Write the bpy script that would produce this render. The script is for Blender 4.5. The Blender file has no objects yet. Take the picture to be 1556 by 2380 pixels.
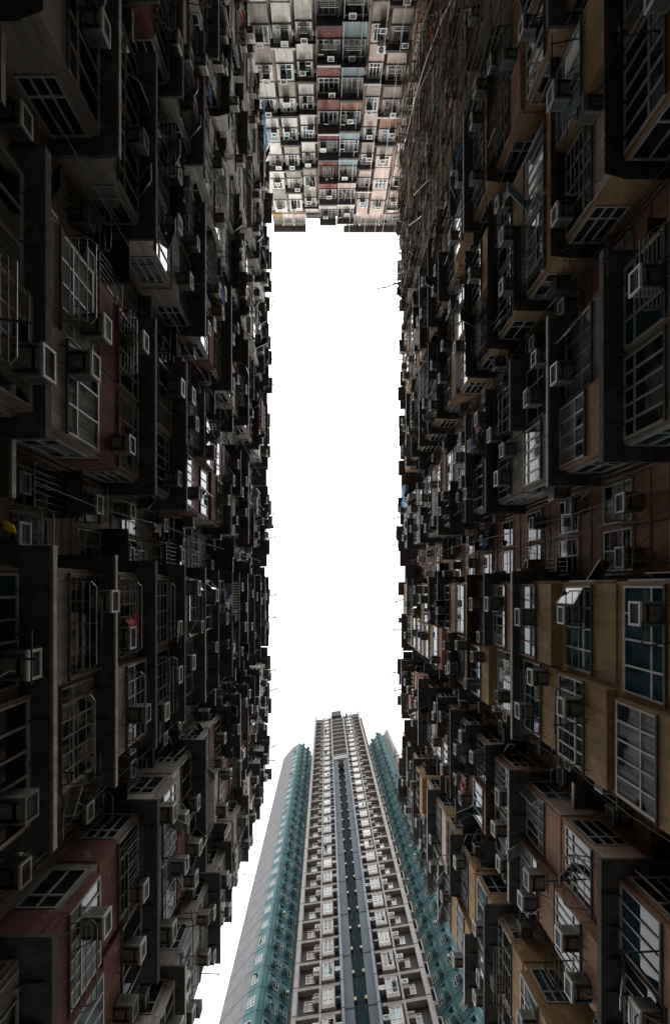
import bpy, math, random
from mathutils import Vector, Matrix
random.seed(7)
R = math.radians
S = bpy.context.scene
col = S.collection

# ------------------------------------------------------------------ camera, sky, sun, exposure
FPX, CX, CY, VX, VY, PW, PH = 1058.0, 778.0, 1190.0, 757.0, 1360.0, 1556.0, 2380.0
cam = bpy.data.cameras.new('camera'); camo = bpy.data.objects.new('camera', cam); col.objects.link(camo)
camo.location = (0, 0, 0); camo.rotation_euler = (math.pi, 0, 0)      # looks straight up, picture bottom is +Y
cam.sensor_fit = 'VERTICAL'; cam.sensor_height = 36.0; cam.lens = 36.0 * FPX / PH
cam.shift_x = (CX - VX) / PH; cam.shift_y = (VY - CY) / PH
cam.clip_start = 0.05; cam.clip_end = 3000
S.camera = camo

SUN_EL, SUN_AZ = 60, 6          # high, hazy sun behind the camera's tower side
w = bpy.data.worlds.new("World"); S.world = w; w.use_nodes = True
nt = w.node_tree; nt.nodes.clear()
sky = nt.nodes.new('ShaderNodeTexSky'); sky.sky_type = 'NISHITA'; sky.sun_disc = False
sky.sun_elevation = R(SUN_EL); sky.sun_rotation = R(180 - SUN_AZ); sky.air_density = 1.0; sky.dust_density = 6.0; sky.ozone_density = 1.0
hsv = nt.nodes.new('ShaderNodeHueSaturation'); hsv.inputs['Saturation'].default_value = 0.16; hsv.inputs['Value'].default_value = 1.0
mixw = nt.nodes.new('ShaderNodeMix'); mixw.data_type = 'RGBA'; mixw.inputs[0].default_value = 0.55
mixw.inputs[7].default_value = (11.0, 11.2, 11.6, 1)                      # even layer of cloud
bg = nt.nodes.new('ShaderNodeBackground'); bg.inputs['Strength'].default_value = 0.13
wo = nt.nodes.new('ShaderNodeOutputWorld')
nt.links.new(sky.outputs[0], hsv.inputs['Color']); nt.links.new(hsv.outputs[0], mixw.inputs[6])
nt.links.new(mixw.outputs[2], bg.inputs['Color']); nt.links.new(bg.outputs[0], wo.inputs[0])
sd = bpy.data.lights.new('sun', 'SUN'); sd.energy = 1.5; sd.angle = R(14); sd.color = (1.0, 0.965, 0.91)
sun = bpy.data.objects.new('sun', sd); col.objects.link(sun)
el = R(SUN_EL); az = R(SUN_AZ)
sdir = Vector((math.sin(az) * math.cos(el), math.cos(az) * math.cos(el), math.sin(el)))   # towards the sun
sun.rotation_euler = sdir.to_track_quat('Z', 'Y').to_euler(); sun.location = sdir * 300
S.view_settings.view_transform = 'Standard'; S.view_settings.look = 'None'
S.view_settings.exposure = 0.95; S.view_settings.gamma = 1.0
S.cycles.max_bounces = 7; S.cycles.diffuse_bounces = 4; S.cycles.glossy_bounces = 3
S.cycles.transmission_bounces = 4; S.cycles.sample_clamp_indirect = 4

# ------------------------------------------------------------------ materials
def N(t, kind, **kw):
    n = t.nodes.new(kind)
    for k, v in kw.items(): setattr(n, k, v)
    return n
def mth(t, op, a, b=None, c=None):
    n = t.nodes.new('ShaderNodeMath'); n.operation = op
    for i, v in enumerate((a, b, c)):
        if v is None: continue
        if isinstance(v, (int, float)): n.inputs[i].default_value = v
        else: t.links.new(v, n.inputs[i])
    return n.outputs[0]
def mixc(t, fac, a, b):
    n = t.nodes.new('ShaderNodeMix'); n.data_type = 'RGBA'
    for i, v in ((0, fac), (6, a), (7, b)):
        if isinstance(v, (int, float)): n.inputs[i].default_value = v
        elif isinstance(v, tuple): n.inputs[i].default_value = (*v, 1)
        else: t.links.new(v, n.inputs[i])
    return n.outputs[2]
def noise(t, vec, scale, detail=4, rough=.6):
    n = t.nodes.new('ShaderNodeTexNoise'); n.inputs['Scale'].default_value = scale
    n.inputs['Detail'].default_value = detail; n.inputs['Roughness'].default_value = rough
    t.links.new(vec, n.inputs['Vector']); return n.outputs[0]
def step(t, v, a, b):
    n = t.nodes.new('ShaderNodeMapRange'); n.inputs[1].default_value = a; n.inputs[2].default_value = b
    t.links.new(v, n.inputs[0]); return n.outputs[0]
def mat(name, c, rough=.85, stain=.5, peel=None, joint=None, tile=None, bump=.15, metal=0., spec=.3, patch=.5):
    m = bpy.data.materials.new(name); m.use_nodes = True; t = m.node_tree
    b = t.nodes['Principled BSDF']
    geo = t.nodes.new('ShaderNodeNewGeometry'); pos = geo.outputs['Position']
    mp = t.nodes.new('ShaderNodeMapping'); mp.inputs['Scale'].default_value = (2.2, 2.2, .35); t.links.new(pos, mp.inputs[0])
    streak = step(t, noise(t, mp.outputs[0], 1.6, 6, .65), .47, .72)
    blot = step(t, noise(t, pos, .9, 5, .6), .42, .75)
    fine = noise(t, pos, 14, 5, .7)
    dark = tuple(x * .34 for x in c); lite = tuple(min(1, x * 1.22 + .015) for x in c)
    k = mixc(t, mth(t, 'MULTIPLY', fine, .55), c, lite)
    k = mixc(t, mth(t, 'MULTIPLY', blot, patch), k, tuple(x * .68 for x in c))
    k = mixc(t, mth(t, 'MULTIPLY', streak, stain), k, dark)
    if bump and not joint and not tile:      # patched repairs and knocked-off skin
        rp = step(t, noise(t, pos, 1.7, 7, .68), .59, .61)
        k = mixc(t, mth(t, 'MULTIPLY', rp, .45), k, tuple(min(1, x * 1.5 + .03) for x in c))
        rp = step(t, noise(t, pos, 4.5, 6, .75), .60, .64)
        k = mixc(t, mth(t, 'MULTIPLY', rp, .6), k, tuple(x * .3 for x in c))
    if peel:
        pl = step(t, noise(t, pos, 2.6, 8, .7), .60, .635)
        k = mixc(t, pl, k, peel)
    if tile:
        sx = t.nodes.new('ShaderNodeSeparateXYZ'); t.links.new(pos, sx.inputs[0])
        dv = mth(t, 'ADD', sx.outputs[0], mth(t, 'MULTIPLY', sx.outputs[1], .62))
        a = mth(t, 'LESS_THAN', mth(t, 'FRACT', mth(t, 'DIVIDE', dv, tile)), .22)
        b2 = mth(t, 'LESS_THAN', mth(t, 'FRACT', mth(t, 'DIVIDE', sx.outputs[2], tile * 5)), .08)
        k = mixc(t, mth(t, 'MULTIPLY', mth(t, 'MAXIMUM', a, b2), .6), k, tuple(x * .45 for x in c))
    if joint:
        sx = t.nodes.new('ShaderNodeSeparateXYZ'); t.links.new(pos, sx.inputs[0])
        a = mth(t, 'LESS_THAN', mth(t, 'FRACT', mth(t, 'DIVIDE', sx.outputs[2], joint)), .04)
        k = mixc(t, a, k, tuple(x * .2 for x in c))
    t.links.new(k, b.inputs['Base Color'])
    b.inputs['Roughness'].default_value = rough; b.inputs['Metallic'].default_value = metal
    b.inputs['Specular IOR Level'].default_value = spec
    if bump:
        bp = t.nodes.new('ShaderNodeBump'); bp.inputs['Strength'].default_value = bump; bp.inputs['Distance'].default_value = .02
        t.links.new(fine, bp.inputs['Height']); t.links.new(bp.outputs[0], b.inputs['Normal'])
    return m
def glass(name, c, var=.5, rough=.04, curtain=None):
    m = bpy.data.materials.new(name); m.use_nodes = True; t = m.node_tree
    b = t.nodes['Principled BSDF']
    pos = t.nodes.new('ShaderNodeNewGeometry').outputs['Position']
    n1 = step(t, noise(t, pos, 1.3, 3), .35, .7)
    k = mixc(t, mth(t, 'MULTIPLY', n1, var), c, tuple(min(1, x * 2.4 + .01) for x in c))
    if curtain:
        mp = t.nodes.new('ShaderNodeMapping'); mp.inputs['Scale'].default_value = (9, 9, .6); t.links.new(pos, mp.inputs[0])
        f = noise(t, mp.outputs[0], 2.0, 2)
        cu = mixc(t, step(t, f, .35, .65), curtain, tuple(x * .45 for x in curtain))
        k = mixc(t, step(t, noise(t, pos, .9, 1), .40, .46), k, cu)
    t.links.new(k, b.inputs['Base Color'])
    b.inputs['Roughness'].default_value = rough; b.inputs['IOR'].default_value = 1.5
    bp = t.nodes.new('ShaderNodeBump'); bp.inputs['Strength'].default_value = .05; bp.inputs['Distance'].default_value = .05
    t.links.new(noise(t, pos, 1.1, 2), bp.inputs['Height']); t.links.new(bp.outputs[0], b.inputs['Normal'])
    return m
M = dict(
    grey=mat('weathered_grey_render', (.33, .305, .27), stain=.8),
    pale=mat('pale_plaster', (.62, .585, .53), stain=.6),
    red=mat('dull_red_paint', (.21, .085, .075), stain=.7, peel=(.3, .27, .24)),
    bluegrey=mat('pale_blue_paint', (.27, .33, .34), stain=.6, peel=(.34, .32, .3)),
    pink=mat('salmon_render', (.38, .215, .14), stain=.65),
    beige=mat('dusty_beige_render', (.34, .3, .255), stain=.65),
    rose=mat('faded_pink_render', (.55, .44, .375), stain=.6),
    ochre=mat('ochre_render', (.36, .23, .115), stain=.6),
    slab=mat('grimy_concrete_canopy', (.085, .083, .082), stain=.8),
    tin=mat('rusty_corrugated_sheet', (.085, .08, .075), rough=.6, stain=.8, metal=.2),
    timber=mat('dark_bracket_steel', (.035, .033, .03), rough=.7, stain=.3, bump=0),
    alu=mat('aluminium_frame', (.5, .5, .49), rough=.5, stain=.7, bump=0, metal=.15),
    alub=mat('brown_steel_frame', (.09, .075, .06), rough=.6, stain=.3, bump=0),
    white=mat('white_plastic', (.78, .77, .74), rough=.6, stain=.35, bump=0),
    case=mat('air_conditioner_casing', (.2, .19, .17), rough=.6, stain=.6, bump=0),
    mesh=mat('dark_coil', (.05, .055, .055), rough=.6, stain=.2, bump=0),
    teal=mat('teal_filter', (.05, .2, .24), rough=.6, stain=.2, bump=0),
    pipe=mat('cast_iron_pipe', (.2, .17, .14), rough=.7, stain=.5, bump=0),
    steel=mat('painted_rail', (.16, .15, .13), rough=.5, stain=.4, bump=0, metal=.3),
    bamboo=mat('bamboo', (.27, .205, .125), rough=.5, stain=.9, bump=0),
    bamboo2=mat('old_bamboo', (.085, .068, .05), rough=.7, stain=.7, bump=0),
    wire=mat('pale_cable', (.6, .6, .58), rough=.5, stain=.1, bump=0),
    ground=mat('courtyard_concrete', (.2, .195, .185)),
    tgrey=mat('tower_fair_concrete', (.25, .24, .232), stain=.35, joint=2.8),
    tgable=mat('tower_gable_concrete', (.19, .19, .195), stain=.5, joint=2.8),
    tbeam=mat('tower_beam_concrete', (.19, .17, .155), stain=.4),
    tbrown=mat('tower_brown_tile', (.055, .048, .046), stain=.3, tile=.16),
    tteal=mat('tower_teal_paint', (.085, .172, .182), stain=.6, joint=2.8),
    tblue=mat('tower_light_blue_panel', (.17, .2, .235), stain=.4, joint=2.8),
    tslate=mat('tower_slate_panel', (.075, .088, .1), stain=.4, joint=5.6),
    tframe=mat('tower_cream_frame', (.5, .47, .42), rough=.5, stain=.2, bump=0),
    tslot=mat('tower_dark_teal_wall', (.022, .055, .064), stain=.4, joint=2.8),
    warm=mat('tower_side_lit_casing', (.42, .3, .2), rough=.6, stain=.2, bump=0),  # air conditioner casings in the slot, warm side light put into the colour
    tarp=mat('blue_tarpaulin', (.03, .2, .38), rough=.5, stain=.2),
    c_red=mat('red_cloth', (.42, .04, .04), stain=.1, bump=0), c_white=mat('white_cloth', (.7, .7, .68), stain=.1, bump=0),
    c_blue=mat('blue_cloth', (.06, .13, .3), stain=.1, bump=0), c_pink=mat('pink_cloth', (.55, .25, .27), stain=.1, bump=0),
    c_dark=mat('dark_cloth', (.03, .03, .035), stain=.1, bump=0), c_yel=mat('yellow_cloth', (.75, .55, .03), stain=.05, bump=0),
    gdark=glass('dark_glass', (.012, .013, .014)), gteal=glass('teal_tinted_glass', (.012, .035, .042)),
    gcurt=glass('glass_with_curtain', (.012, .012, .012), curtain=(.30, .30, .28)),
    gblue=glass('pale_blue_glass', (.05, .07, .08), curtain=(.2, .3, .32)),
    tglass=glass('tower_glass', (.035, .08, .085), curtain=(.2, .3, .29)),
    leaf=mat('plant_green', (.03, .07, .02), stain=.2, bump=0),
)
# ------------------------------------------------------------------ mesh collector
class Fr:      # a wall's own axes: t along, p outwards, h up
    def __init__(s, ox, oy, ax, ay, nx, ny): s.o = (ox, oy); s.a = (ax, ay); s.n = (nx, ny); s.flip = (ax * ny - ay * nx) < 0
    def P(s, t, p, h): return (s.o[0] + s.a[0] * t + s.n[0] * p, s.o[1] + s.a[1] * t + s.n[1] * p, h)
    def sub(s, t, p, along_out, sign):   # frame on a side face of a projection
        o = s.P(t, p, 0)
        if along_out: return Fr(o[0], o[1], s.n[0], s.n[1], s.a[0] * sign, s.a[1] * sign)
        return Fr(o[0], o[1], s.a[0], s.a[1], s.n[0], s.n[1])
WORLD = Fr(0, 0, 1, 0, 0, 1)
WPOS = {}     # where each mesh object's own origin stands in the world
class MB:
    def __init__(s): s.v = []; s.f = []; s.m = []; s.mats = []
    def mi(s, name):
        if name not in s.mats: s.mats.append(name)
        return s.mats.index(name)
    def quad(s, pts, m):
        k = len(s.v); s.v += [tuple(p) for p in pts]; s.f.append(tuple(range(k, k + len(pts)))); s.m.append(s.mi(m))
    def box(s, F, t0, t1, p0, p1, h0, h1, m):
        k = len(s.v); P = F.P
        s.v += [P(t0, p0, h0), P(t1, p0, h0), P(t1, p1, h0), P(t0, p1, h0), P(t0, p0, h1), P(t1, p0, h1), P(t1, p1, h1), P(t0, p1, h1)]
        fs = [(0, 3, 2, 1), (4, 5, 6, 7), (0, 1, 5, 4), (1, 2, 6, 5), (2, 3, 7, 6), (3, 0, 4, 7)]
        if F.flip: fs = [f[::-1] for f in fs]
        i = s.mi(m)
        for f in fs: s.f.append(tuple(k + a for a in f)); s.m.append(i)
    def hexa(s, pts, m):
        k = len(s.v); s.v += [tuple(p) for p in pts]; i = s.mi(m)
        for f in [(0, 3, 2, 1), (4, 5, 6, 7), (0, 1, 5, 4), (1, 2, 6, 5), (2, 3, 7, 6), (3, 0, 4, 7)]: s.f.append(tuple(k + a for a in f)); s.m.append(i)
    def tube(s, a, b, r, m, n=5, r2=None):
        a = Vector(a); b = Vector(b); d = b - a
        if d.length < 1e-6: return
        d.normalize(); u = d.orthogonal().normalized(); v = d.cross(u); k = len(s.v); i = s.mi(m)
        for q, rr in ((a, r), (b, r if r2 is None else r2)):
            for j in range(n):
                an = 2 * math.pi * j / n; s.v.append(tuple(q + (u * math.cos(an) + v * math.sin(an)) * rr))
        for j in range(n): s.f.append((k + j, k + (j + 1) % n, k + n + (j + 1) % n, k + n + j)); s.m.append(i)
        s.f.append(tuple(k + j for j in range(n))[::-1]); s.m.append(i); s.f.append(tuple(k + n + j for j in range(n))); s.m.append(i)
    def path(s, pts, r, m, n=5):
        for a, b in zip(pts, pts[1:]): s.tube(a, b, r, m, n)
    def add(s, o, off=(0, 0, 0)):
        k = len(s.v); s.v += [(x + off[0], y + off[1], z + off[2]) for x, y, z in o.v] if off != (0, 0, 0) else o.v
        mp = [s.mi(n) for n in o.mats]
        s.f += [tuple(k + a for a in f) for f in o.f]; s.m += [mp[i] for i in o.m]
    def mesh(s, name):
        me = bpy.data.meshes.new(name); me.from_pydata(s.v, [], s.f)
        for n in s.mats: me.materials.append(M[n])
        me.polygons.foreach_set('material_index', s.m); me.update(); return me
    def build(s, name, parent=None, origin=(0, 0, 0)):
        if not s.v: return None
        if origin != (0, 0, 0):
            s.v = [(x - origin[0], y - origin[1], z - origin[2]) for x, y, z in s.v]
        o = bpy.data.objects.new(name, s.mesh(name)); col.objects.link(o); o.location = origin
        WPOS[o.name] = origin
        if parent is not None:
            w_ = WPOS.get(parent.name) or tuple(parent.location); o.parent = parent; o.location = tuple(origin[i] - w_[i] for i in range(3))
        return o
def tag(o, label=None, cat=None, group=None, kind=None):
    for k, v in (('label', label), ('category', cat), ('group', group), ('kind', kind)):
        if v: o[k] = v
    return o
def empty(name, loc, rz=0):
    o = bpy.data.objects.new(name, None); col.objects.link(o); o.location = loc; o.rotation_euler = (0, 0, rz); o.empty_display_size = .2; return o
def proj(p):
    h = max(p[2], .5); return VX + FPX * p[0] / h, VY + FPX * p[1] / h
def inview(p, m=40):
    if p[2] < 1: return False
    x, y = proj(p); return -m < x < PW + m and -m < y < PH + m

class Building:
    """collects countable parts; the 100 that show largest become parts of their own, the rest one part"""
    def __init__(s, root): s.root = root; s.parts = {}
    def part(s, name, F, t, p, h, size, mb, subs=()):
        c = F.P(t, p, h)
        if not inview(c, 60 + FPX * size / max(h, 4) / 2): return
        s.parts.setdefault(name, []).append(((1 if inview(c, 0) else .02) * size / h, mb, subs))
    def flush(s, keep=None):
        keep = keep or {}
        for name, L in s.parts.items():
            L.sort(key=lambda x: -x[0]); k = keep.get(name, 100)
            for sz, mb, subs in L[:k]:
                o = mb.build(name, s.root)
                for sn, sm in subs: sm.build(sn, o)
            if len(L) > k:
                big = MB()
                for sz, mb, subs in L[k:]:
                    big.add(mb)
                    for sn, sm in subs: big.add(sm)
                o = big.build(name, s.root); tag(o, kind='stuff')

# ------------------------------------------------------------------ part builders
def window(F, t0, t1, h0, h1, p, n=3, fm='alu', gm='gdark', transom=.3, fw=.05, openp=0, low=True):
    fr = MB(); pa = MB(); d = .05
    fr.box(F, t0, t1, p, p + d, h0, h0 + fw, fm); fr.box(F, t0, t1, p, p + d, h1 - fw, h1, fm)
    fr.box(F, t0, t0 + fw, p, p + d, h0 + fw, h1 - fw, fm); fr.box(F, t1 - fw, t1, p, p + d, h0 + fw, h1 - fw, fm)
    w_ = (t1 - t0 - fw) / n
    for i in range(1, n): fr.box(F, t0 + i * w_, t0 + i * w_ + fw, p, p + d - .003, h0 + fw, h1 - fw, fm)
    ht = h0 + (h1 - h0) * (transom if low else 1 - transom)
    if transom: fr.box(F, t0 + fw, t1 - fw, p, p + d - .006, ht, ht + fw, fm)
    op = set()
    for i in range(n):
        if random.random() < openp: op.add(i)
    a0, a1 = (ht, h1 - fw) if low else (h0 + fw, ht)
    if not transom: a0, a1 = h0 + fw, h1 - fw
    for i in range(n):
        x0 = t0 + fw + i * w_; x1 = x0 + w_ - fw
        if i in op:       # sash hung at the top or side, swung outwards
            an = random.uniform(.5, 1.0); P = F.P
            if random.random() < .5:
                L = a1 - a0; o_ = L * math.sin(an); dz = L * math.cos(an)
                q = [P(x0, p + .05, a1), P(x1, p + .05, a1), P(x1, p + .05 + o_, a1 - dz), P(x0, p + .05 + o_, a1 - dz)]
            else:
                L = x1 - x0; o_ = L * math.sin(an); dx = L * math.cos(an)
                q = [P(x0, p + .05, a0), P(x0, p + .05, a1), P(x0 + dx, p + .05 + o_, a1), P(x0 + dx, p + .05 + o_, a0)]
            pa.quad(q, gm)
            for j in range(4): fr.tube(q[j], q[(j + 1) % 4], .022, fm, 4)
            pa.box(F, x0, x1, p - .3, p - .29, a0, a1, 'gdark')
    pa.box(F, t0 + fw, t1 - fw, p - .012, p + .012, h0 + fw, h1 - fw, gm)
    return fr, pa
def rack(F, t0, t1, h, p, out=.9, bars=4, r=.014, m='steel'):
    b = MB(); P = F.P; zt = h + .12
    c = .12
    b.path([P(t0, p, h), P(t0, p + out - c, zt), P(t0 + c, p + out, zt), P(t1 - c, p + out, zt), P(t1, p + out - c, zt), P(t1, p, h)], r * 1.3, m)
    for i in range(1, bars + 1):
        k = i / (bars + 1); b.tube(P(t0, p + out * k, h + .12 * k), P(t1, p + out * k, h + .12 * k), r * .8, m, 4)
    b.tube(P(t0, p, h - .4), P(t0, p + out * .8, h + .08), r, m, 4); b.tube(P(t1, p, h - .4), P(t1, p + out * .8, h + .08), r, m, 4)
    return b
def cage(F, t0, t1, h0, h1, p, out=.5, m='steel'):
    b = MB(); P = F.P; r = .016
    for h in (h0, h1): b.path([P(t0, p, h), P(t0, p + out, h), P(t1, p + out, h), P(t1, p, h)], r, m, 4)
    n = max(3, int((t1 - t0) / .16))
    for i in range(n + 1):
        t = t0 + (t1 - t0) * i / n; b.tube(P(t, p + out, h0), P(t, p + out, h1), r * .7, m, 4)
    for t in (t0, t1):
        for k in (.33, .66): b.tube(P(t, p + out * k, h0), P(t, p + out * k, h1), r * .7, m, 4)
    for k in (.33, .66): b.tube(P(t0, p + out * k, h0), P(t1, p + out * k, h0), r * .7, m, 4)
    return b
def canopy(F, t0, t1, h, p, out, kind='slab', wrapL=0, wrapR=0, back=0):
    """flat hood over a window; wraps round the ends of a projecting wing when wrapL / wrapR > 0"""
    b = MB(); T0, T1 = t0 - wrapL, t1 + wrapR
    def strip(a0, a1, q0, q1, hh, dh):
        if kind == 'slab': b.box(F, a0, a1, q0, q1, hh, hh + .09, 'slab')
        else:
            P = F.P; n = max(2, int((a1 - a0) / .13)); hp = []
            for i in range(n + 1):
                t = a0 + (a1 - a0) * i / n; z = .03 * (i % 2); hp.append((t, z))
            for (ta, za), (tb, zb) in zip(hp, hp[1:]):
                b.quad([P(ta, q0, hh + za), P(tb, q0, hh + zb), P(tb, q1, hh + zb - dh), P(ta, q1, hh + za - dh)], 'tin')
                b.quad([P(ta, q0, hh + za + .012), P(ta, q1, hh + za - dh + .012), P(tb, q1, hh + zb - dh + .012), P(tb, q0, hh + zb + .012)], 'tin')
    dh = 0 if kind == 'slab' else random.uniform(.05, .16)
    strip(T0, T1, p, p + out, h, dh)
    if back > 0:
        if wrapL: strip(T0, t0, p - back, p - .002, h, 0)
        if wrapR: strip(t1, T1, p - back, p - .002, h, 0)
    n = max(2, int((T1 - T0) / .85))                  # brackets under the hood
    for i in range(n + 1):
        t = T0 + .04 + (T1 - T0 - .08) * i / n
        if t0 <= t <= t1:
            b.hexa([F.P(t - .02, p, h - .16), F.P(t + .02, p, h - .16), F.P(t + .02, p + out * .8, h - .04 - dh * .8), F.P(t - .02, p + out * .8, h - .04 - dh * .8),
                    F.P(t - .02, p, h - .004), F.P(t + .02, p, h - .004), F.P(t + .02, p + out * .8, h - .004 - dh * .8), F.P(t - .02, p + out * .8, h - .004 - dh * .8)], 'slab' if kind == 'slab' else 'timber')
    if kind == 'slab':                                 # raised lip round the edge
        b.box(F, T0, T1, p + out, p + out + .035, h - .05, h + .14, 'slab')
        if random.random() < .35: b.box(F, T0, T1, p + out + .036, p + out + .05, h + .02, h + .145, 'pale')
    else:
        b.box(F, T0, T1, p + out * .5, p + out * .5 + .04, h - .05 - dh * .5, h - .012 - dh * .5, 'timber')
    return b

# air conditioners: prototypes, local frame t = x, p = y (outwards), origin at back bottom centre
AC_LIST = []   # (size, frame, t, p, h, style, place phrase)
def ac_protos():
    A = []
    L = WORLD
    for fmat, gmat, cw in (('white', 'mesh', .56), ('white', 'teal', .54), ('alu', 'mesh', .62), ('steel', 'mesh', .5), ('white', 'alu', .6)):
        w2 = cw / 2; hh = .36 + cw * .05; dp = .42 + cw * .2; e = 0
        c = MB(); c.box(L, -w2, w2, 0, dp - .05, 0, hh, 'case')
        for i in range(5): c.box(L, -w2 - .006, -w2 + .002, .12 + i * .07, .15 + i * .07, .1, .33, 'mesh'); c.box(L, w2 - .002, w2 + .006, .12 + i * .07, .15 + i * .07, .1, .33, 'mesh')
        g = MB(); e = .045
        g.box(L, -w2 - .01, w2 + .01, dp - .05, dp, 0 - .01, e, fmat); g.box(L, -w2 - .01, w2 + .01, dp - .05, dp, hh - e, hh + .01, fmat)
        g.box(L, -w2 - .01, -w2 + e, dp - .05, dp, e, hh - e, fmat); g.box(L, w2 - e, w2 + .01, dp - .05, dp, e, hh - e, fmat)
        g.box(L, -w2 + e, w2 - e, dp - .049, dp - .03, e, hh - e, gmat)
        for i in range(5): g.box(L, -w2 + e, w2 - e, dp - .03, dp - .022, e + .03 + i * .066, e + .042 + i * .066, 'case')
        k = MB()
        for x in (-w2 + .06, w2 - .1):
            k.box(L, x, x + .04, -.02, dp - .1, -.045, -.004, 'timber')
            k.box(L, -w2 + .08, w2 - .08, dp - .2, dp - .16, -.04, -.008, 'timber')
            k.tube((x + .02, 0, -.42), (x + .02, dp - .15, -.04), .014, 'timber', 4)
        A.append((c.mesh('casing'), g.mesh('front_grille'), k.mesh('bracket'), c, g, k))
    return A
ACP = ac_protos()
def ac(F, t, p, h, style, where, big=1):
    c = F.P(t, p + .3, h + .2)
    if not inview(c, 25): return
    AC_LIST.append((big * (1 if inview(c, 0) else .05) / c[2], F, t, p, h, style, where))

NUM = ['zero', 'first', 'second', 'third', 'fourth', 'fifth', 'sixth', 'seventh', 'eighth', 'ninth', 'tenth', 'eleventh', 'twelfth',
       'thirteenth', 'fourteenth', 'fifteenth', 'sixteenth', 'seventeenth', 'eighteenth', 'nineteenth', 'twentieth']
def ordn(n):
    if n <= 20: return NUM[n]
    tens = {2: 'twenty', 3: 'thirty', 4: 'forty'}[n // 10]
    return (tens[:-1] + 'ieth') if n % 10 == 0 else tens + '-' + NUM[n % 10]

# ------------------------------------------------------------------ ground
g = MB(); g.quad([(-600, -600, -1.6), (600, -600, -1.6), (600, 600, -1.6), (-600, 600, -1.6)], 'ground')
tag(g.build('ground'), kind='structure')

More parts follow.
